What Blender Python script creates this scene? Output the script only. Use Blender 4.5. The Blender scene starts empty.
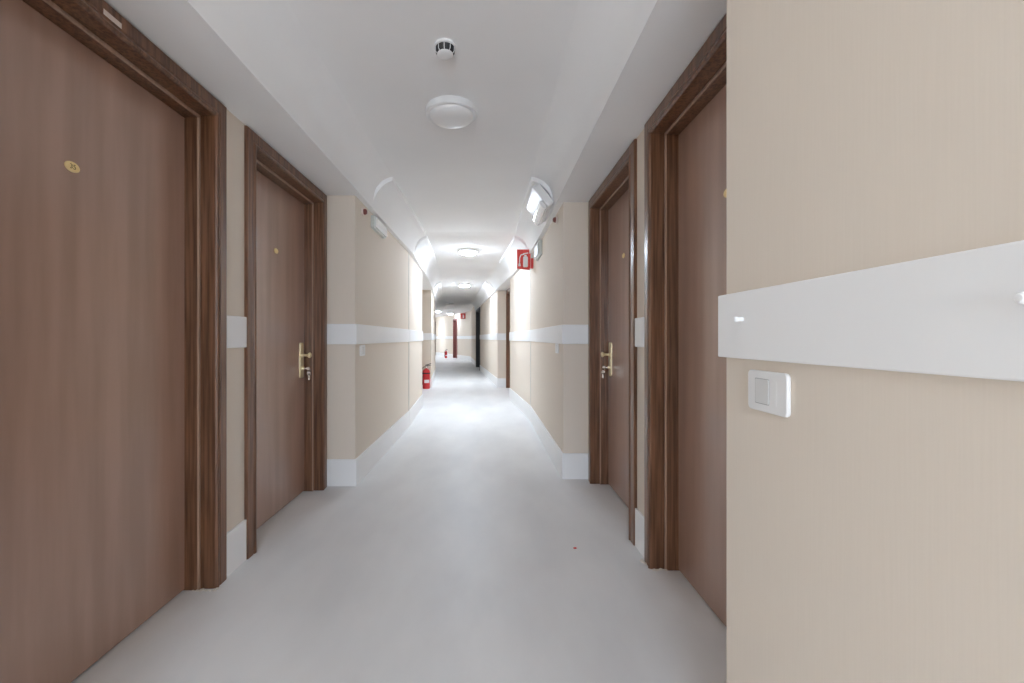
import bpy, bmesh, math, random
from mathutils import Vector, Matrix
PI = math.pi
random.seed(7)
S = bpy.context.scene
COL = S.collection
EYE = 1.085            # camera height above the floor
ZS = EYE + 1.045       # underside of the lowered ceiling over the door niches
ZC = EYE + 1.30        # flat ceiling

# ------------------------------------------------------------------ materials
def new_mat(name):
    m = bpy.data.materials.new(name); m.use_nodes = True
    nt = m.node_tree
    return m, nt, nt.nodes['Principled BSDF']

def setin(b, **k):
    for n, v in k.items():
        n = n.replace('_', ' ')
        if n in b.inputs: b.inputs[n].default_value = v

def ramp_mat(name, c0, c1, scale=(1, 1, 1), nscale=6.0, detail=4.0, rough=0.5, spec=0.5, bump=0.0,
             p0=0.35, p1=0.65, coord='Object', rough_var=0.0, metallic=0.0, coat=0.0, bscale=None):
    m, nt, b = new_mat(name)
    tc = nt.nodes.new('ShaderNodeTexCoord'); mp = nt.nodes.new('ShaderNodeMapping')
    mp.inputs['Scale'].default_value = scale
    nz = nt.nodes.new('ShaderNodeTexNoise'); nz.inputs['Scale'].default_value = nscale
    nz.inputs['Detail'].default_value = detail
    cr = nt.nodes.new('ShaderNodeValToRGB')
    cr.color_ramp.elements[0].position = p0; cr.color_ramp.elements[0].color = (*c0, 1)
    cr.color_ramp.elements[1].position = p1; cr.color_ramp.elements[1].color = (*c1, 1)
    L = nt.links.new
    L(tc.outputs[coord], mp.inputs['Vector']); L(mp.outputs['Vector'], nz.inputs['Vector'])
    L(nz.outputs['Fac'], cr.inputs['Fac']); L(cr.outputs['Color'], b.inputs['Base Color'])
    setin(b, Roughness=rough, Metallic=metallic, Specular_IOR_Level=spec, Coat_Weight=coat, Coat_Roughness=.22, Coat_IOR=1.6)
    if rough_var:
        mr = nt.nodes.new('ShaderNodeMapRange')
        mr.inputs['To Min'].default_value = rough - rough_var; mr.inputs['To Max'].default_value = rough + rough_var
        L(nz.outputs['Fac'], mr.inputs['Value']); L(mr.outputs['Result'], b.inputs['Roughness'])
    if bump:
        bp = nt.nodes.new('ShaderNodeBump'); bp.inputs['Strength'].default_value = bump
        bp.inputs['Distance'].default_value = 0.002
        src = nz
        if bscale:
            src = nt.nodes.new('ShaderNodeTexNoise'); src.inputs['Scale'].default_value = bscale
            L(mp.outputs['Vector'], src.inputs['Vector'])
        L(src.outputs['Fac'], bp.inputs['Height']); L(bp.outputs['Normal'], b.inputs['Normal'])
    return m

def emit_mat(name, col, strength):
    m, nt, b = new_mat(name)
    tc = nt.nodes.new('ShaderNodeTexCoord'); nz = nt.nodes.new('ShaderNodeTexNoise')
    nz.inputs['Scale'].default_value = 3.0
    cr = nt.nodes.new('ShaderNodeValToRGB')
    cr.color_ramp.elements[0].color = (col[0]*.97, col[1]*.97, col[2]*.97, 1); cr.color_ramp.elements[1].color = (*col, 1)
    nt.links.new(tc.outputs['Object'], nz.inputs['Vector']); nt.links.new(nz.outputs['Fac'], cr.inputs['Fac'])
    nt.links.new(cr.outputs['Color'], b.inputs['Emission Color'])
    setin(b, Base_Color=(.9, .9, .9, 1), Emission_Strength=strength, Roughness=.4)
    return m

LAMP = 205.0
M = {}
M['wall'] = ramp_mat('beige_wallpaper', (.742, .663, .572), (.756, .676, .586), scale=(60, 60, 1.2), nscale=5, rough=.75, spec=.25, bump=.06)
M['floor'] = ramp_mat('pale_grey_floor', (.735, .735, .74), (.825, .825, .825), scale=(1.6, .7, 1), nscale=1.7, detail=7, rough=.45, spec=.35, rough_var=.08, bump=.08, bscale=9)
M['ceiling'] = ramp_mat('white_ceiling_paint', (.91, .91, .91), (.93, .93, .93), nscale=2, rough=.8, spec=.2)
M['white'] = ramp_mat('white_satin_paint', (.87, .875, .88), (.89, .895, .90), nscale=3, rough=.45, spec=.4)
M['plastic'] = ramp_mat('white_plastic', (.80, .80, .80), (.84, .84, .84), nscale=8, rough=.3, spec=.5)
M['plasticgrey'] = ramp_mat('pale_grey_plastic', (.55, .58, .56), (.60, .63, .61), nscale=8, rough=.4)
M['gap'] = ramp_mat('grey_switch_gap', (.30, .30, .30), (.34, .34, .34), nscale=8, rough=.6)
M['rocker'] = ramp_mat('pale_rocker_plastic', (.70, .70, .69), (.74, .74, .73), nscale=8, rough=.4)
M['clear'] = ramp_mat('glossy_white_lens', (.84, .85, .85), (.88, .88, .88), nscale=8, rough=.08, spec=.8, coat=.5)
M['leaf'] = ramp_mat('dark_walnut_veneer', (.365, .224, .166), (.440, .277, .210), scale=(7, 7, .55), nscale=2.2, detail=9, rough=.34, spec=.8, rough_var=.08, bump=.05, coat=.7)
M['frame'] = ramp_mat('dark_stained_wood', (.088, .036, .016), (.230, .110, .058), scale=(26, 26, .9), nscale=3.5, detail=10, rough=.28, spec=.6, bump=.08)
M['seal'] = ramp_mat('painted_edge_highlight', (.33, .215, .155), (.42, .285, .21), scale=(20, 20, .8), nscale=4, rough=.35)  # pale brown painted for the highlight on the stop's bevel
M['black'] = ramp_mat('black_brown_wood', (.006, .005, .004), (.012, .009, .008), scale=(8, 8, .6), nscale=4, rough=.5)
M['redwood'] = ramp_mat('reddish_brown_wood', (.22, .075, .065), (.28, .10, .09), scale=(8, 8, .6), nscale=4, rough=.4)
M['brass'] = ramp_mat('polished_brass', (.92, .78, .48), (.97, .86, .60), nscale=12, rough=.3, metallic=.6)
M['brasspale'] = ramp_mat('worn_brass', (.93, .72, .34), (.97, .80, .44), nscale=30, rough=.4, metallic=.1)
M['engrave'] = ramp_mat('dark_engraving', (.20, .13, .03), (.26, .17, .05), nscale=30, rough=.5)
M['steel'] = ramp_mat('nickel', (.72, .66, .58), (.82, .76, .68), nscale=20, rough=.25, metallic=1.0)
M['red'] = ramp_mat('red_enamel', (.55, .025, .03), (.62, .035, .04), nscale=5, rough=.3)
M['signred'] = ramp_mat('sign_red', (.62, .035, .028), (.68, .045, .035), nscale=4, rough=.45)
M['dark'] = ramp_mat('dark_grey_rubber', (.02, .02, .02), (.035, .035, .035), nscale=9, rough=.55)
M['indicator'] = ramp_mat('brown_red_plastic', (.16, .035, .025), (.21, .05, .035), nscale=9, rough=.3)
M['paper'] = ramp_mat('pale_sticker', (.72, .63, .58), (.78, .69, .64), nscale=20, rough=.6)
M['crumb'] = ramp_mat('plaster', (.70, .66, .60), (.8, .76, .7), nscale=20, rough=.9)
M['lamp_on'] = emit_mat('lit_lamp_diffuser', (.82, .96, 1.13), LAMP)
M['lamp_fill'] = emit_mat('fill_lamp_diffuser', (.82, .96, 1.13), LAMP*1.5)  # only for the added lamp past the bend
M['lamp_soft'] = emit_mat('soft_lamp_diffuser', (.82, .96, 1.13), LAMP*1.0)
M['lamp_mid'] = emit_mat('mid_lamp_diffuser', (.82, .96, 1.13), LAMP*.5)
M['lamp_dim'] = emit_mat('dim_lamp_diffuser', (.82, .96, 1.13), LAMP*.28)
def glass_mat():
    m, nt, b = new_mat('clear_window_glass')
    tr = nt.nodes.new('ShaderNodeBsdfTransparent'); mx = nt.nodes.new('ShaderNodeMixShader'); lw = nt.nodes.new('ShaderNodeLayerWeight')
    lw.inputs['Blend'].default_value = .15; setin(b, Base_Color=(.9, .95, .95, 1), Roughness=.02)
    nt.links.new(lw.outputs['Fresnel'], mx.inputs['Fac']); nt.links.new(tr.outputs[0], mx.inputs[1]); nt.links.new(b.outputs[0], mx.inputs[2])
    nt.links.new(mx.outputs[0], nt.nodes['Material Output'].inputs['Surface'])
    return m
M['glass'] = glass_mat()
M['lamp_off'] = ramp_mat('opal_plastic', (.84, .84, .84), (.87, .87, .87), nscale=4, rough=.35)

# ------------------------------------------------------------------ mesh helpers
def obj(name, bm, mat, parent=None, bevel=0, seg=2, smooth=False, angle=40, kind=None, loc=None):
    bmesh.ops.recalc_face_normals(bm, faces=bm.faces[:])
    me = bpy.data.meshes.new(name); bm.to_mesh(me); bm.free()
    o = bpy.data.objects.new(name, me); COL.objects.link(o)
    if mat is not None: me.materials.append(M[mat] if isinstance(mat, str) else mat)
    if parent is not None: o.parent = parent
    if loc is not None: o.location = loc
    if smooth:
        me.polygons.foreach_set('use_smooth', [True] * len(me.polygons))
        me.set_sharp_from_angle(angle=math.radians(angle))
    if bevel:
        md = o.modifiers.new('edge', 'BEVEL'); md.width = bevel; md.segments = seg
        md.limit_method = 'ANGLE'; md.angle_limit = math.radians(35)
    if kind: o['kind'] = kind
    return o

def empty(name, loc=(0, 0, 0), rz=0, parent=None):
    o = bpy.data.objects.new(name, None); COL.objects.link(o)
    o.location = loc; o.rotation_euler = (0, 0, rz); o.empty_display_size = .05
    if parent: o.parent = parent
    return o

def tag(o, label=None, cat=None, group=None, kind=None):
    if label: o['label'] = label
    if cat: o['category'] = cat
    if group: o['group'] = group
    if kind: o['kind'] = kind
    return o

def box(bm, x0, x1, y0, y1, z0, z1):
    v = [bm.verts.new((x, y, z)) for z in (z0, z1) for (x, y) in ((x0, y0), (x1, y0), (x1, y1), (x0, y1))]
    for f in ((0, 3, 2, 1), (4, 5, 6, 7), (0, 1, 5, 4), (1, 2, 6, 5), (2, 3, 7, 6), (3, 0, 4, 7)):
        bm.faces.new([v[i] for i in f])

def prism(bm, pts, z0, z1):
    a = [bm.verts.new((x, y, z0)) for x, y in pts]; b = [bm.verts.new((x, y, z1)) for x, y in pts]
    bm.faces.new(list(reversed(a))); bm.faces.new(b)
    n = len(pts)
    for i in range(n):
        j = (i + 1) % n
        bm.faces.new((a[i], a[j], b[j], b[i]))

def prism_axis(bm, pts, t0, t1, mat):
    """polygon in local (u,v), extruded along w from t0 to t1, then sent through mat"""
    a = [bm.verts.new(mat @ Vector((u, v, t0))) for u, v in pts]; b = [bm.verts.new(mat @ Vector((u, v, t1))) for u, v in pts]
    bm.faces.new(list(reversed(a))); bm.faces.new(b)
    n = len(pts)
    for i in range(n):
        j = (i + 1) % n
        bm.faces.new((a[i], a[j], b[j], b[i]))

def lathe(bm, prof, n=32, mat=Matrix()):
    """prof: (radius, height) from bottom to top, axis local z"""
    rings = []
    for r, z in prof:
        if r < 1e-6: rings.append([bm.verts.new(mat @ Vector((0, 0, z)))])
        else: rings.append([bm.verts.new(mat @ Vector((r*math.cos(2*PI*k/n), r*math.sin(2*PI*k/n), z))) for k in range(n)])
    for A, B in zip(rings, rings[1:]):
        for k in range(n):
            j = (k + 1) % n
            if len(A) == 1 and len(B) == 1: continue
            if len(A) == 1: bm.faces.new((A[0], B[j], B[k]))
            elif len(B) == 1: bm.faces.new((A[k], A[j], B[0]))
            else: bm.faces.new((A[k], A[j], B[j], B[k]))
    for R, flip in ((rings[0], True), (rings[-1], False)):
        if len(R) > 1: bm.faces.new(list(reversed(R)) if flip else R)

def tube(bm, pts, r, n=10):
    pts = [Vector(p) for p in pts]
    rings = []
    up = Vector((0, 0, 1))
    for i, p in enumerate(pts):
        d = (pts[min(i+1, len(pts)-1)] - pts[max(i-1, 0)]).normalized()
        a = d.cross(up)
        if a.length < 1e-3: a = d.cross(Vector((1, 0, 0)))
        a.normalize(); b = d.cross(a).normalized()
        rings.append([bm.verts.new(p + r*(math.cos(2*PI*k/n)*a + math.sin(2*PI*k/n)*b)) for k in range(n)])
    for A, B in zip(rings, rings[1:]):
        for k in range(n):
            j = (k+1) % n
            bm.faces.new((A[k], A[j], B[j], B[k]))
    bm.faces.new(list(reversed(rings[0]))); bm.faces.new(rings[-1])

def rrect(w, h, r, n=5, cx=0, cy=0):
    out = []
    for qx, qy, a0 in ((1, 1, 0), (-1, 1, PI/2), (-1, -1, PI), (1, -1, 1.5*PI)):
        for k in range(n+1):
            a = a0 + PI/2*k/n
            out.append((cx + qx*(w/2-r) + r*math.cos(a), cy + qy*(h/2-r) + r*math.sin(a)))
    return out

def offset_path(path, t):
    """shift a plan polyline to its left by t, mitred"""
    P = [Vector(p) for p in path]; out = []
    nrm = [Vector((-(b-a).y, (b-a).x)).normalized() for a, b in zip(P, P[1:])]
    for i, p in enumerate(P):
        if i == 0: out.append(p + nrm[0]*t)
        elif i == len(P)-1: out.append(p + nrm[-1]*t)
        else:
            m = nrm[i-1] + nrm[i]; m.normalize()
            out.append(p + m*(t / max(.3, m.dot(nrm[i]))))
    return [tuple(v) for v in out]

def strip(bm, path, t, z0, z1):
    q = offset_path(path, t)
    prism(bm, list(path) + list(reversed(q)), z0, z1)

def between(a, b, s):
    return (a[0] + (b[0]-a[0])*s, a[1] + (b[1]-a[1])*s)

# ------------------------------------------------------------------ plan of the corridor
# a gently bending corridor: straight near the camera, then turning left in short segments
XLP = [(-6, -.98), (5.22, -.982), (6.78, -1.06), (9.3, -1.26), (12.8, -1.607), (16.2, -2.2), (22, -3.7), (31, -5.9)]
XRP = [(-6, .573), (3.29, .573), (5.6, .548), (7.6, .375), (9.4, .19), (16.0, -.48), (20.7, -.907), (27, -3.35), (31, -4.9)]
def lerp(tab, y):
    for (a, u), (b, v) in zip(tab, tab[1:]):
        if a <= y <= b: return u + (v-u)*(y-a)/(b-a)
    return tab[0][1] if y < tab[0][0] else tab[-1][1]

H_OUT = 2.124      # casing top
CW = .078          # casing width
def opening_pts(a, b, s0, s1, side):
    """pocket in the wall run a->b between distances s0..s1 (casing outer edges); side +1 = pocket to the left of the direction"""
    A, B = Vector(a), Vector(b); d = (B-A).normalized(); n = Vector((-d.y, d.x)) * side
    e = CW - .02
    p, q = A + d*(s0+e), A + d*(s1-e)
    return [tuple(p), tuple(p+n*.2), tuple(q+n*.2), tuple(q)]

# runs: list of points, doors given per run index
LBASE = [(-.98, -3.7), (-.98, .80), (-1.197, .80), (-1.197, 3.13), (-.98, 3.13), (-.982, 5.22), (-1.06, 6.78), (-1.26, 6.79), (-1.46, 9.3),
         (-1.26, 9.3), (-1.607, 12.8), (-2.3, 12.9), (-3.8, 22), (-6.0, 31)]
LDOORS = {2: [(.072, 1.124), (1.288, 2.312)]}
RBASE = [(.573, -3.7), (.573, 1.03), (.773, 1.03), (.773, 3.29), (.573, 3.29), (.548, 5.6), (.375, 7.6), (.565, 7.62), (.38, 9.4), (.19, 9.4),
         (-.48, 16.0), (-.907, 20.7), (-3.35, 27), (-4.9, 31)]
RDOORS = {2: [(.006, 1.051), (1.198, 2.22)], 7: [(.70, 1.73)], 9: [(4.79, 6.58)], 11: [(2.15, 2.92)], 12: [(.05, 1.0)]}

def path_with_pockets(base, doors, side):
    out = []
    for i, p in enumerate(base):
        out.append(p)
        for s0, s1 in doors.get(i, []):
            out += opening_pts(base[i], base[i+1], s0, s1, side)
    return out

def build_wall(name, base, doors, side, label):
    bm = bmesh.new()
    outer = [(x - .5*side, y) for x, y in base]
    low = path_with_pockets(base, doors, side)
    zt = H_OUT - CW + .02
    prism(bm, low + list(reversed(outer)), 0, zt)
    prism(bm, list(base) + list(reversed(outer)), zt, ZC + .02)
    return tag(obj(name, bm, 'wall'), label, 'wall', kind='structure')
build_wall('wall_left', LBASE, LDOORS, 1, 'beige papered corridor wall with two dark doors, left of the floor')
build_wall('wall_right', RBASE, RDOORS, -1, 'beige papered corridor wall carrying the fire sign, right of the floor')
# the corridor starts behind the viewer at a wall; its unseen window is added for fill light
YB = -3.5
WX0, WX1, WZ0, WZ1 = -.90, .49, .40, 2.10
bm = bmesh.new()
box(bm, -1.48, WX0, YB-.2, YB, 0, ZC+.02); box(bm, WX1, 1.07, YB-.2, YB, 0, ZC+.02)
box(bm, WX0, WX1, YB-.2, YB, 0, WZ0); box(bm, WX0, WX1, YB-.2, YB, WZ1, ZC+.02)
tag(obj('wall_back', bm, 'wall'), 'beige wall with a tall added fill light window closing the corridor behind the viewer', 'wall', kind='structure')
bm = bmesh.new()
f = .05
box(bm, WX0, WX0+f, YB-.14, YB-.07, WZ0, WZ1); box(bm, WX1-f, WX1, YB-.14, YB-.07, WZ0, WZ1)
box(bm, WX0+f, WX1-f, YB-.14, YB-.07, WZ0, WZ0+f); box(bm, WX0+f, WX1-f, YB-.14, YB-.07, WZ1-f, WZ1)
xm = (WX0+WX1)/2; box(bm, xm-.025, xm+.025, YB-.14, YB-.07, WZ0+f, WZ1-f)
win = tag(obj('fill_window_1', bm, 'white', bevel=.004), 'tall white framed window added behind the viewer for fill light', 'window', kind='structure')
for x0, x1 in ((WX0+f, xm-.025), (xm+.025, WX1-f)):
    bm = bmesh.new(); box(bm, x0, x1, YB-.108, YB-.102, WZ0+f, WZ1-f); obj('fill_window_pane', bm, 'glass', win)
pl = bpy.data.lights.new('fill_window_portal', 'AREA'); pl.shape = 'RECTANGLE'; pl.size = WX1-WX0; pl.size_y = WZ1-WZ0
pl.cycles.is_portal = True
po = bpy.data.objects.new('fill_window_portal', pl); COL.objects.link(po)
po.location = (xm, YB-.16, (WZ0+WZ1)/2); po.rotation_euler = (-PI/2, 0, PI)
bm = bmesh.new(); box(bm, -6.5, -4.4, 31.0, 31.2, 0, ZC+.02)
tag(obj('wall_end', bm, 'wall'), 'pale wall at the far end beyond the bend', 'wall', kind='structure')

bm = bmesh.new()
fl = [(x-.45, y) for x, y in LBASE]; fr = [(x+.45, y) for x, y in RBASE]
prism(bm, fl + list(reversed(fr)), -.06, 0)
tag(obj('floor', bm, 'floor'), 'pale grey seamless floor running down the corridor', 'floor', kind='structure')

# ---- ceiling with plaster coves: cross sections lofted along the corridor
PA = [(-.6, 1.045), (.046, 1.045), (.047, 1.10), (.055, 1.16), (.075, 1.215), (.115, 1.262), (.16, 1.288), (.20, 1.30), (.205, 1.30)]
PB = [(-.6, 1.045), (.040, 1.045), (.046, 1.085), (.060, 1.135), (.085, 1.182), (.125, 1.230), (.165, 1.255), (.20, 1.268), (.206, 1.299)]
PC = [(-.6, 1.30), (.01, 1.30), (.03, 1.30), (.05, 1.30), (.07, 1.30), (.10, 1.30), (.15, 1.30), (.18, 1.30), (.20, 1.30)]
def section(bm, y, P):
    xl, xr = lerp(XLP, y), lerp(XRP, y)
    pts = [(xl + u, h) for u, h in P] + [(xr - u*1.12, h) for u, h in reversed(P)]
    pts += [(xr + .6, 1.46), (xl - .6, 1.46)]
    return [bm.verts.new((x, y, EYE + h)) for x, h in pts]
bm = bmesh.new()
stations = [(-3.7, PA), (-2, PA), (0, PA), (2, PA), (3.44, PA), (3.445, PB), (4.4, PB), (5.22, PB), (5.225, PA), (5.435, PA), (5.44, PB), (6.1, PB), (6.78, PB), (7.3, PB), (7.305, PA), (8, PA),
            (8.7, PA), (9.3, PA), (9.75, PA), (9.755, PB), (11, PB), (12, PB), (12.8, PB), (12.805, PA), (14.5, PA), (16, PA), (16.2, PA), (16.21, PC), (18, PC), (20.7, PC), (22, PC), (24, PC), (27, PC), (31.1, PC)]
prev = None
for y, P in stations:
    cur = section(bm, y, P)
    if prev:
        n = len(cur)
        for i in range(n):
            j = (i+1) % n
            bm.faces.new((prev[i], prev[j], cur[j], cur[i]))
    else: bm.faces.new(cur)
    prev = cur
bm.faces.new(list(reversed(prev)))
tag(obj('ceiling', bm, 'ceiling', smooth=True, angle=28), 'white ceiling with curved plaster coves on both sides', 'ceiling', kind='structure')

# ---- skirting boards and the white rail board, cut at every door casing
BT, BH = .012, .198
RT, RZ0, RZ1 = .014, EYE - .046, EYE + .103
def along(a, b, s):
    A, B = Vector(a), Vector(b); return tuple(A + (B-A).normalized()*s)
def cut_runs(base, doors):
    runs, cur = [], [base[0]]
    for i in range(len(base)-1):
        for s0, s1 in doors.get(i, []):
            p = along(base[i], base[i+1], s0)
            if (Vector(p) - Vector(cur[-1])).length > 1e-3: cur.append(p)
            if len(cur) > 1: runs.append(cur)
            cur = [along(base[i], base[i+1], s1)]
        cur.append(base[i+1])
    runs.append(cur)
    return runs
def split_at(runs, y):
    out = []
    for r in runs:
        k = [i for i, p in enumerate(r) if abs(p[1]-y) < 1e-6 and 0 < i < len(r)-1]
        if k:
            i = k[0]; g = .0035
            a = r[:i] + [along(r[i], r[i-1], g)]; b = [along(r[i], r[i+1], g)] + r[i+1:]
            out += [a, b]
        else: out.append(r)
    return out
lruns = split_at(cut_runs(LBASE, LDOORS), 5.22); rruns = split_at(cut_runs(RBASE, RDOORS), 5.6)
for side, runs, sg in (('left', lruns, -1), ('right', rruns, 1)):
    bm = bmesh.new()
    for r in runs: strip(bm, r, BT*sg, .001, BH)
    tag(obj('baseboard_'+side, bm, 'white', bevel=.002), 'white skirting board along the foot of the %s wall' % side, 'skirting board', kind='structure')
n = 0
TRIMS = {}
for side, runs, sg in (('left', lruns, -1), ('right', rruns, 1)):
    for r in runs:
        n += 1
        bm = bmesh.new(); strip(bm, r, RT*sg, RZ0, RZ1)
        o = obj('trim_%d' % n, bm, 'white', bevel=.005, seg=3); o['kind'] = 'structure'
        o['category'] = 'wall rail'
        TRIMS[(side, round(r[0][1], 2))] = o
def tl(side, y, text):
    for (s, yy), o in TRIMS.items():
        if s == side and abs(yy - y) < .06: o['label'] = text
tl('right', -3.7, 'long white rail board with two pegs on the near right wall above the light switch')
tl('left', -3.7, 'white rail board on the near left wall before the first door')
tl('left', 1.92, 'short white rail block between the two dark doors on the left')
tl('left', 3.11, 'white rail board wrapping the corner past the second left door')
tl('left', 5.22, 'white rail board on the bright left wall before the fire extinguisher')
tl('right', 2.04, 'narrow white rail block between the two dark doors on the right')
tl('right', 3.25, 'white rail board wrapping the corner past the door with keys on the right')
tl('right', 5.6, 'white rail board beyond the joint under the red fire sign')
for (s, yy), o in TRIMS.items():
    if 'label' not in o: o['label'] = 'white rail board deep in the corridor on the %s wall around %s' % (s, 'the bend' if yy < 15 else 'the far reddish door')
# pegs in the near board
rail = TRIMS[('right', -3.7)]
for y in (.942, .436):
    bm = bmesh.new()
    mt = Matrix.Translation((.573-RT, y, EYE+.041)) @ Matrix.Rotation(-PI/2, 4, 'Y')
    lathe(bm, [(.0045, -.004), (.0045, .010), (.0062, .012), (.0062, .0165), (.004, .019), (0, .0195)], 20, mt)
    obj('peg', bm, 'white', rail, smooth=True)
for side, a in (('left', (-.982, 5.22)), ('right', (.548, 5.6))):
    bm = bmesh.new(); sx = 1 if side == 'left' else -1
    box(bm, a[0]+.0005*sx, a[0]+.004*sx, a[1]-.004, a[1]+.004, BH, ZS-.002)
    n += 1
    tag(obj('trim_%d' % n, bm, 'plasticgrey'), 'thin grey joint strip where the %s wall bends' % side, 'joint strip', kind='structure')

# ------------------------------------------------------------------ doors
def sweep_u(bm, prof, w, h, z0=.001):
    """closed profile (u outward from the opening edge, v out of the wall) swept up, over and down the opening, mitred"""
    rows = []
    for u, v in prof:
        rows.append([bm.verts.new(p) for p in ((-(w/2+u), v, z0), (-(w/2+u), v, h+u), (w/2+u, v, h+u), (w/2+u, v, z0))])
    m = len(rows)
    for i in range(m):
        A, B = rows[i], rows[(i+1) % m]
        for k in range(3): bm.faces.new((A[k], A[k+1], B[k+1], B[k]))
    bm.faces.new([r[0] for r in rows]); bm.faces.new([r[3] for r in reversed(rows)])
CASING = [(.078, .0005), (.078, .012), (.074, .017), (.030, .018), (.027, .0145), (.022, .0145), (.020, .019), (.012, .0225), (.005, .021), (.001, .014), (.001, .0005)]
JAMB = [(.0008, .014), (.0008, .002), (.018, -.001), (.018, -.185), (-.013, -.185), (-.013, -.055), (-.010, -.051), (.0, -.050), (.0, .013)]

def make_door(num, a, b, s0, s1, label, leaf='leaf', frame='frame', handle=None, badge=None, text=None, double=False, hinge=None, sticker=None):
    """local x runs along a->b reversed or not so that +y faces the corridor"""
    A, B = Vector(a), Vector(b); d = (B-A).normalized()
    c = A + d*((s0+s1)/2); W = s1-s0
    side = 'left' if a in LBASE else 'right'
    ang = math.atan2(d.y, d.x) + (PI if side == 'left' else 0)
    root = empty('door_%d' % num, (c.x, c.y, 0), ang)
    tag(root, label, 'door', kind='structure')
    w, h = W - 2*CW, H_OUT - CW
    bm = bmesh.new(); sweep_u(bm, CASING, w, h); cs = obj('casing', bm, frame, root)
    bm = bmesh.new(); sweep_u(bm, JAMB, w, h); obj('jamb', bm, frame, root, bevel=.0015)
    bm = bmesh.new(); sweep_u(bm, [(-.0008, -.0495), (-.0055, -.0485), (-.0115, -.0495), (-.0135, -.0520), (-.0135, -.0560), (-.0125, -.0560), (-.0125, -.0535), (-.0008, -.0515)], w, h); obj('door_seal', bm, 'seal' if frame == 'frame' else frame, root)  # light strip painting the reflection highlight along the stop edge
    xs = [(-w/2+.001, w/2-.001)] if not double else [(-w/2+.001, -.002), (.002, w/2-.001)]
    lv = []
    for x0, x1 in xs:
        bm = bmesh.new(); box(bm, x0+.011, x1-.011, -.150, -.110, .007, h-.015)
        l = obj('door_leaf', bm, leaf, root, bevel=.0015); lv.append(l)
    # world +y distance t along the wall -> local x
    sgn = -1 if side == 'left' else 1
    if badge is not None:
        x = sgn*(badge[0] - (s0+s1)/2)
        bm = bmesh.new()
        mt = Matrix.Translation((x, -.110, badge[1])) @ Matrix.Rotation(-PI/2, 4, 'X') @ Matrix.Diagonal((1.5, 1, 1, 1))
        lathe(bm, [(.0165, -.002), (.0165, .002), (.0150, .0035), (.0135, .0030), (.0, .0032)], 32, mt)
        bd = obj('number_badge', bm, 'brasspale', root, smooth=True)
        if text:
            cu = bpy.data.curves.new('badge_number', 'FONT'); cu.body = text; cu.size = .021; cu.align_x = 'CENTER'; cu.align_y = 'CENTER'; cu.extrude = .0004
            t = bpy.data.objects.new('badge_number', cu); COL.objects.link(t); t.parent = bd
            t.location = (x, -.110+.0037, badge[1]); t.rotation_euler = (PI/2, 0, PI)
            cu.materials.append(M['engrave'])
    if handle is not None:
        x = sgn*(handle - (s0+s1)/2)
        R = Matrix.Rotation(-PI/2, 4, 'X')
        bm = bmesh.new(); mt = Matrix.Translation((x, -.110, EYE-.155)) @ Matrix.Rotation(PI/2, 4, 'X')
        prism_axis(bm, rrect(.054, .245, .012), -.007, .002, mt)
        obj('handle_plate', bm, 'brass', root, bevel=.002)
        bm = bmesh.new(); mt = Matrix.Translation((x, -.104, EYE-.120)) @ R
        lathe(bm, [(.017, 0), (.017, .005), (.012, .008), (.0085, .014), (.0085, .036), (.011, .041), (.016, .046), (.0195, .052), (.0188, .058), (.0140, .0625), (.006, .0645), (0, .0647)], 28, mt)
        obj('door_knob', bm, 'brass', root, smooth=True, angle=60)
        bm = bmesh.new(); mt = Matrix.Translation((x, -.104, EYE-.212)) @ R
        lathe(bm, [(.0135, 0), (.0135, .008), (.0105, .013), (.0, .0135)], 24, mt)
        obj('lock_cylinder', bm, 'brass', root, smooth=True)
        root['_key'] = 1
        lp = root.matrix_basis @ Vector((x, -.0915, EYE-.212))
        return root, lp, ang
    if hinge:
        for z in hinge:
            bm = bmesh.new(); mt = Matrix.Translation((sgn*(w/2-.008), -.106, z))
            lathe(bm, [(.0, -.012), (.0045, -.010), (.0045, .010), (.0, .012)], 12, mt)
            obj('hinge_pin', bm, 'brass', root, smooth=True)
    if sticker:
        x = sgn*(sticker[0]-(s0+s1)/2)
        bm = bmesh.new(); box(bm, x-.032, x+.032, .0178, .0186, h+.030, h+.047)
        obj('paper_sticker', bm, 'paper', cs)
    return root, None, ang

lw = (LBASE[2], LBASE[3]); rw = (RBASE[2], RBASE[3])
make_door(1, *lw, .072, 1.124, 'large dark walnut door with oval brass number plate, nearest on the left', badge=(1.338-.80, EYE+.536), text='35', hinge=(EYE+.37,), sticker=(1.338-.80, 0))
_, key_l, ang_l = make_door(2, *lw, 1.288, 2.312, 'dark walnut door with brass knob and hanging key on the left wall', badge=(2.62-.80, EYE+.534), handle=2.97-.80)
_, key_r, ang_r = make_door(3, *rw, 1.198, 2.22, 'dark walnut door with brass knob and hanging key on the right wall', badge=(2.80-1.03, EYE+.54), handle=3.10-1.03)
make_door(4, *rw, .006, 1.051, 'dark walnut door half hidden behind the near right wall end', badge=(1.580-1.03, EYE+.538))
make_door(5, RBASE[7], RBASE[8], .70, 1.73, 'brown door frame seen at a glancing angle beyond the fire sign')
make_door(6, RBASE[9], RBASE[10], 4.79, 6.58, 'narrow black double doorway far down the right wall', leaf='black', frame='black', double=True)
make_door(7, RBASE[11], RBASE[12], 2.15, 2.92, 'reddish brown door at the far bend of the corridor', leaf='redwood', frame='redwood')
make_door(8, RBASE[12], RBASE[13], .05, 1.0, 'dark door edge at the very end beside the bright bend')

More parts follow.
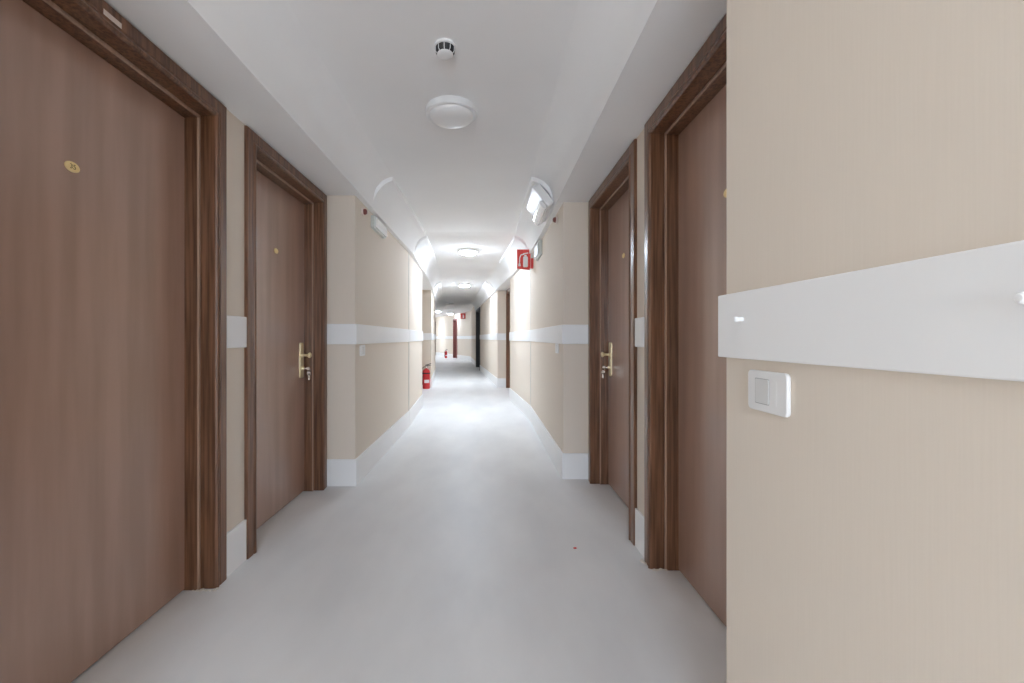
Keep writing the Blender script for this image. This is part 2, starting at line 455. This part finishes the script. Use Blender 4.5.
# room keys: a thing of its own, one in each lock
def make_key(p, ang, label):
    r = empty('room_key', p, ang)
    tag(r, label, 'key', 'keys hanging in the door locks')
    bm = bmesh.new(); box(bm, -.0012, .0012, -.012, .020, -.0035, .0035)
    obj('key_blade', bm, 'steel', r, bevel=.0006)
    mt = Matrix.Translation((0, .030, 0)) @ Matrix.Rotation(PI/2, 4, 'Y')
    bm = bmesh.new(); lathe(bm, [(.011, -.0014), (.0118, 0), (.011, .0014)], 24, mt)
    obj('key_bow', bm, 'steel', r, smooth=True)
    bm = bmesh.new()
    tube(bm, [(.0, .036+.009*math.sin(a), -.012+.012*math.cos(a)) for a in [2*PI*k/20 for k in range(21)]], .0011, 8)
    obj('key_ring', bm, 'steel', r, smooth=True)
    bm = bmesh.new()
    mt2 = Matrix.Translation((.0, .036, -.034)) @ Matrix.Rotation(PI/2, 4, 'Y')
    lathe(bm, [(.0125, -.0014), (.0132, 0), (.0125, .0014)], 24, mt2)
    box(bm, -.0014, .0014, .031, .041, -.080, -.040)
    for k in range(3): box(bm, -.0013, .0013, .040, .044, -.076+.009*k, -.071+.009*k)
    obj('spare_key', bm, 'steel', r)
    return r
make_key(key_l, ang_l, 'small metal key hanging in the lock of the left door with knob')
make_key(key_r, ang_r, 'small metal key hanging in the lock of the right door with knob')

# ------------------------------------------------------------------ ceiling lamps
def make_lamp(x, y, on, label, mat='lamp_on'):
    r = empty('ceiling_lamp', (x, y, ZC))
    tag(r, label, 'ceiling lamp', 'round ceiling lamps along the corridor')
    bm = bmesh.new(); lathe(bm, [(.126, -.038), (.141, -.038), (.145, -.034), (.145, -.004), (.143, .0005)], 48)
    obj('lamp_base', bm, 'plastic', r, smooth=True)
    bm = bmesh.new(); lathe(bm, [(0, -.073), (.035, -.072), (.07, -.0685), (.097, -.062), (.114, -.053), (.122, -.044), (.124, -.0375)], 48)
    obj('lamp_diffuser', bm, mat if on else 'lamp_off', r, smooth=True, angle=70)
    return r
make_lamp(-.203, -1.65, True, 'lit round ceiling lamp behind the viewer', 'lamp_dim')
make_lamp(-.214, 2.43, False, 'large unlit round white ceiling lamp below the smoke detector')
make_lamp(-.31, 6.3, True, 'bright lit ceiling lamp at the middle of the corridor beside the fire sign', 'lamp_soft')
make_lamp(-.59, 10.3, True, 'smaller lit ceiling lamp just past the bright middle lamp', 'lamp_soft')
make_lamp(-1.45, 15.8, False, 'dim unlit ceiling lamp deep in the grey far ceiling')
make_lamp(-2.45, 20.5, True, 'tiny lit ceiling lamp at the far end, beside the left wall edge', 'lamp_mid')
make_lamp(-2.03, 22.5, True, 'tiny lit ceiling lamp at the far end above the reddish door', 'lamp_mid')

make_lamp(-3.9, 25.4, True, 'added fill lamp around the far bend hidden by the left wall', 'lamp_fill')  # added out of sight to brighten the far end

# smoke detector
r = tag(empty('smoke_detector', (-.195, 1.90, ZC)), 'small round smoke detector with dark vents on the near ceiling', 'smoke detector')
bm = bmesh.new(); lathe(bm, [(.047, -.012), (.050, -.010), (.050, .0005)], 36); obj('detector_base', bm, 'plastic', r, smooth=True)
bm = bmesh.new(); lathe(bm, [(.036, -.037), (.042, -.030), (.043, -.011)], 36); obj('sensing_chamber', bm, 'dark', r, smooth=True)
bm = bmesh.new()
for k in range(10):
    a = 2*PI*(k+.5)/10; c, q = math.cos(a), math.sin(a)
    tube(bm, [(.037*c, .037*q, -.039), (.0435*c, .0435*q, -.031), (.0445*c, .0445*q, -.010)], .0016, 6)
obj('vent_ribs', bm, 'plastic', r)
bm = bmesh.new(); lathe(bm, [(0, -.047), (.018, -.0465), (.032, -.044), (.036, -.040), (.035, -.0365)], 36); obj('detector_cap', bm, 'plastic', r, smooth=True)

# ------------------------------------------------------------------ emergency lights
def box_light(loc, rot, L, W, T, label):
    r = empty('emergency_light', loc); r.rotation_euler = rot
    tag(r, label, 'emergency light', 'white box emergency lights near the ceiling')
    return r
# local: x along the length, z out of the mount, y across
def wall_box(y0, y1, h0, h1, side, label, frame='plasticgrey', lens='clear'):
    xw = lerp(XLP, (y0+y1)/2) if side < 0 else lerp(XRP, (y0+y1)/2)
    dx = (lerp(XLP if side < 0 else XRP, y1) - lerp(XLP if side < 0 else XRP, y0))/(y1-y0)
    r = empty('emergency_light', (xw, (y0+y1)/2, EYE+(h0+h1)/2), -math.atan(dx))
    tag(r, label, 'emergency light', 'white box emergency lights near the ceiling')
    L, W = y1-y0, h1-h0
    mt = Matrix.Rotation(PI/2 if side < 0 else -PI/2, 4, 'Y')      # local z -> corridor
    bm = bmesh.new(); prism_axis(bm, rrect(W, L, .012), .0005, .030, mt); obj('light_housing', bm, frame, r, bevel=.002)
    bm = bmesh.new(); prism_axis(bm, rrect(W-.022, L-.03, .01), .028, .046, mt); obj('light_lens', bm, lens, r, bevel=.004)
    return r
wall_box(3.54, 3.94, .915, 1.022, -1, 'white rectangular emergency light high on the left wall past the second door')
wall_box(4.48, 4.84, .875, 1.03, 1, 'pale grey box emergency light on the right wall beside the red fire sign', lens='plasticgrey')
nx = Vector((-.135, 0, .165)).normalized()           # up the cove, towards the ceiling
nz = Vector((-.165, 0, -.135)).normalized()          # out of the cove
R = Matrix(((0, nx.x, nz.x, 0), (1, nx.y, nz.y, 0), (0, nx.z, nz.z, 0), (0, 0, 0, 1)))
r = empty('emergency_light'); r.matrix_basis = Matrix.Translation((.437, 3.65, EYE+1.128)) @ R
tag(r, 'glossy white emergency light tilted on the right plaster cove', 'emergency light', 'white box emergency lights near the ceiling')
bm = bmesh.new(); prism_axis(bm, rrect(.55, .205, .02, cy=.01), -.03, .032, Matrix()); obj('light_housing', bm, 'plastic', r, bevel=.008, seg=3)
bm = bmesh.new(); prism_axis(bm, rrect(.52, .075, .02, cy=-.048), .028, .066, Matrix()); obj('light_lens', bm, 'clear', r, bevel=.017, seg=4)

# ------------------------------------------------------------------ round alarm indicators
def indicator(x, y, h, side, label):
    r = empty('alarm_indicator', (x, y, EYE+h)); tag(r, label, 'alarm indicator', 'round alarm indicators near the ceiling')
    mt = Matrix.Rotation(PI/2*side, 4, 'Y')
    bm = bmesh.new(); lathe(bm, [(.030, .0005), (.030, .010), (.024, .014), (.0, .0145)], 28, mt); obj('indicator_base', bm, 'paper', r, smooth=True)
    bm = bmesh.new(); lathe(bm, [(.023, .012), (.022, .026), (.016, .036), (.0, .040)], 28, mt); obj('indicator_lens', bm, 'indicator', r, smooth=True, angle=60)
indicator(-.98, 3.30, .975, 1, 'small brownish red round alarm indicator high on the left wall corner')
indicator(lerp(XRP, 3.56), 3.56, .985, -1, 'small brown round alarm indicator high on the right wall under the tilted emergency light')

# ------------------------------------------------------------------ light switches
def light_switch(x, y, h, side, label, rz=0):
    r = empty('light_switch', (x, y, EYE+h), rz); tag(r, label, 'light switch', 'white light switches under the rail')
    mt = Matrix.Rotation(PI/2*side, 4, 'Y')
    bm = bmesh.new(); prism_axis(bm, rrect(.084, .123, .010), .0005, .0095, mt); obj('switch_plate', bm, 'plastic', r, bevel=.003, seg=3)
    bm = bmesh.new(); prism_axis(bm, rrect(.0525, .0450, .002, cy=.012), .008, .0099, mt); obj('rocker_gap', bm, 'gap', r)
    bm = bmesh.new(); prism_axis(bm, rrect(.0500, .0425, .002, cy=.012), .009, .0106, mt); obj('rocker', bm, 'rocker', r, bevel=.0006)
    bm = bmesh.new(); prism_axis(bm, rrect(.050, .020, .002, cy=-.0215), .009, .0098, mt); obj('blank_insert', bm, 'plastic', r)
light_switch(.573, .869, -.110, -1, 'large white light switch under the rail on the near right wall')
light_switch(-.98, 3.29, -.095, 1, 'small white light switch under the rail past the second left door')
light_switch(lerp(XRP, 3.55), 3.55, -.085, -1, 'small white light switch under the rail past the right door with key')

# ------------------------------------------------------------------ fire signs (V-shaped projecting plates)
def pictogram(parent, mt):
    bm = bmesh.new()
    t0, t1 = .0018, .0028
    prism_axis(bm, rrect(.052, .118, .014, cx=.022, cy=-.030), t0, t1, mt)                 # extinguisher body
    prism_axis(bm, [(.010, .03), (.034, .03), (.034, .046), (.010, .046)], t0, t1, mt)     # neck
    prism_axis(bm, [(-.004, .052), (.052, .060), (.052, .070), (-.004, .062)], t0, t1, mt) # handle
    hose = [(.008, .050), (-.026, .046), (-.040, .010), (-.042, -.045)]
    for (a, b) in zip(hose, hose[1:]):
        A, B = Vector(a), Vector(b); q = (B-A).normalized(); nn = Vector((-q.y, q.x))*.0055
        prism_axis(bm, [tuple(A+nn), tuple(B+nn), tuple(B-nn), tuple(A-nn)], t0, t1, mt)
    prism_axis(bm, [(-.050, -.045), (-.034, -.045), (-.029, -.078), (-.055, -.078)], t0, t1, mt)
    obj('extinguisher_symbol', bm, 'plastic', parent)
def fire_sign(loc, rz, label, w=.168, h=.238):
    r = empty('fire_sign', loc, rz); tag(r, label, 'fire sign', 'red projecting fire extinguisher signs')
    # local x runs from the wall out to the corridor (towards -x), face looks to -y
    for nm, tip, back in (('sign_panel', (-w, .0), (.0, .0)), ('rear_panel', (-w, .002), (.0, .11))):
        bm = bmesh.new()
        T, B = Vector(tip), Vector(back); q = (B-T).normalized(); n = Vector((q.y, -q.x))
        prism(bm, [tuple(T), tuple(B), tuple(B + n*.003), tuple(T + n*.003)] , -h/2, h/2)
        p = obj(nm, bm, 'signred', r)
        if nm == 'sign_panel':
            mt = Matrix.Translation((-w/2-.004, -.001, 0)) @ Matrix.Rotation(PI/2, 4, 'X') @ Matrix.Diagonal((1.15, 1.15, 1, 1))
            pictogram(p, mt)
    bm = bmesh.new(); box(bm, .0, .022, -.004, .11, -h/2, h/2); obj('wall_flange', bm, 'plastic', r)
    bm = bmesh.new(); box(bm, .003, .048, -.006, -.003, -h/2, .01); obj('side_tab', bm, 'signred', r)
    return r
fire_sign((.515, 5.30, EYE+.98), 0, 'red fire extinguisher sign sticking out high on the right wall')
fire_sign((-1.17, 21.4, EYE+1.10), -.2, 'tiny red sign sticking out far away beside the black doorway', w=.26, h=.27)

# ------------------------------------------------------------------ fire extinguishers
def extinguisher(x, y, rz, k, label):
    r = empty('fire_extinguisher', (x, y, 0), rz); r.scale = (k, k, k)
    tag(r, label, 'fire extinguisher', 'red fire extinguishers on the floor')
    bm = bmesh.new(); lathe(bm, [(.070, 0), (.078, .004), (.080, .02), (.080, .36), (.075, .39), (.058, .415), (.035, .43), (.022, .436), (.022, .450)], 36)
    body = obj('cylinder', bm, 'red', r, smooth=True)
    bm = bmesh.new()
    for a0, a1, z0, z1 in ((-2.3, -.85, .13, .20),):
        n = 14
        A = [[bm.verts.new((rr*math.cos(a0+(a1-a0)*i/n), rr*math.sin(a0+(a1-a0)*i/n), z)) for i in range(n+1)] for rr, z in ((.0805, z0), (.0825, z0), (.0825, z1), (.0805, z1))]
        for q in range(4):
            P, Q = A[q], A[(q+1) % 4]
            for i in range(n): bm.faces.new((P[i], P[i+1], Q[i+1], Q[i]))
    obj('paper_label', bm, 'plastic', body, smooth=True)
    bm = bmesh.new(); lathe(bm, [(.0815, .325), (.083, .327), (.083, .350), (.0815, .352)], 36); obj('collar_band', bm, 'dark', r, smooth=True)
    bm = bmesh.new(); lathe(bm, [(.020, .448), (.024, .452), (.024, .475), (.015, .485), (.015, .50)], 20); obj('valve', bm, 'steel', r, smooth=True)
    bm = bmesh.new()
    prism_axis(bm, [(-.02, .485), (.10, .505), (.105, .515), (-.02, .500)], -.010, .010, Matrix.Rotation(PI/2, 4, 'X'))
    prism_axis(bm, [(-.02, .505), (.03, .512), (.11, .545), (.106, .555), (.02, .527), (-.02, .518)], -.010, .010, Matrix.Rotation(PI/2, 4, 'X'))
    obj('squeeze_handle', bm, 'dark', r, bevel=.002)
    bm = bmesh.new(); lathe(bm, [(.014, 0), (.014, .012), (0, .013)], 18, Matrix.Translation((0, -.022, .465)) @ Matrix.Rotation(PI/2, 4, 'X')); obj('pressure_gauge', bm, 'plastic', r, smooth=True)
    bm = bmesh.new()
    hp = [(-.02, 0, .47), (-.05, 0, .478), (-.085, -.005, .45), (-.098, -.01, .38), (-.094, -.012, .26), (-.092, -.012, .16)]
    tube(bm, hp, .008, 10); h = obj('hose', bm, 'dark', r, smooth=True)
    bm = bmesh.new(); lathe(bm, [(.014, .09), (.010, .16), (.009, .17)], 14, Matrix.Translation((-.092, -.012, 0))); obj('nozzle', bm, 'dark', h, smooth=True)
extinguisher(-1.345, 9.16, .3, .98, 'red fire extinguisher standing on the floor in the left corner past the bright wall')
extinguisher(-2.33, 23.1, .4, .86, 'tiny red fire extinguisher standing on the floor at the far end')

# ------------------------------------------------------------------ bits on the floor
bm = bmesh.new()
bmesh.ops.create_icosphere(bm, subdivisions=2, radius=.007)
for v in bm.verts: v.co = Vector((v.co.x*1.3, v.co.y*.9, v.co.z*.4 + .0028)) * (1 + .25*random.random())
tag(obj('red_scrap', bm, 'signred', loc=(.443, 2.2, 0)), 'tiny red scrap lying alone on the grey floor', 'scrap')
for nm, spots, lab in (('plaster_crumbs', [(.735+.018*random.random(), 2.03+.06*random.random()) for _ in range(18)] + [(.765+.10*random.random(), 1.985+.014*random.random()) for _ in range(16)], 'pale plaster crumbs at the foot of the nearer right door frame'),
                       ('plaster_crumbs', [(-1.17-.12*random.random(), 1.828+.014*random.random()) for _ in range(24)], 'pale plaster crumbs at the foot of the nearest left door frame')):
    bm = bmesh.new()
    for x, y in spots:
        s = .0025 + .005*random.random()
        q = bmesh.ops.create_icosphere(bm, subdivisions=1, radius=s)
        for v in q['verts']: v.co = Vector((v.co.x*(.8+.5*random.random()) + x, v.co.y*(.8+.5*random.random()) + y, v.co.z*.6 + s*.55))
    tag(obj(nm, bm, 'crumb'), lab, 'crumbs', kind='stuff')

# ------------------------------------------------------------------ world, camera, view
w = bpy.data.worlds.new('world'); S.world = w; w.use_nodes = True
wn = w.node_tree; bg = wn.nodes['Background']
tc = wn.nodes.new('ShaderNodeTexCoord'); sp = wn.nodes.new('ShaderNodeSeparateXYZ'); cr = wn.nodes.new('ShaderNodeValToRGB')
cr.color_ramp.elements[0].position = .45; cr.color_ramp.elements[0].color = (.74, .84, .96, 1)     # bright ground for the fill daylight through the added window
cr.color_ramp.elements[1].position = .55; cr.color_ramp.elements[1].color = (.82, .96, 1.14, 1)    # overcast sky
mr = wn.nodes.new('ShaderNodeMapRange'); mr.inputs['From Min'].default_value = -1
wn.links.new(tc.outputs['Generated'], sp.inputs[0]); wn.links.new(sp.outputs['Z'], mr.inputs['Value'])
wn.links.new(mr.outputs['Result'], cr.inputs['Fac']); wn.links.new(cr.outputs['Color'], bg.inputs['Color'])
bg.inputs['Strength'].default_value = 13.8  # daylight strength set as fill through the added rear window
cam = bpy.data.cameras.new('camera'); co = bpy.data.objects.new('camera', cam); COL.objects.link(co)
co.location = (0, 0, EYE); co.rotation_euler = (PI/2, 0, 0)
cam.sensor_width = 36; cam.lens = 427/1024*36; cam.shift_x = 23/1024; cam.shift_y = -3.5/1024
cam.clip_start = .02; cam.clip_end = 100
S.camera = co
vs = S.view_settings
vs.view_transform = 'Standard'; vs.look = 'None'; vs.exposure = 0.10; vs.gamma = 1.0; vs.use_curve_mapping = False
S.cycles.max_bounces = 14; S.cycles.diffuse_bounces = 10
S.cycles.sample_clamp_indirect = 6
S.cycles.use_denoising = True
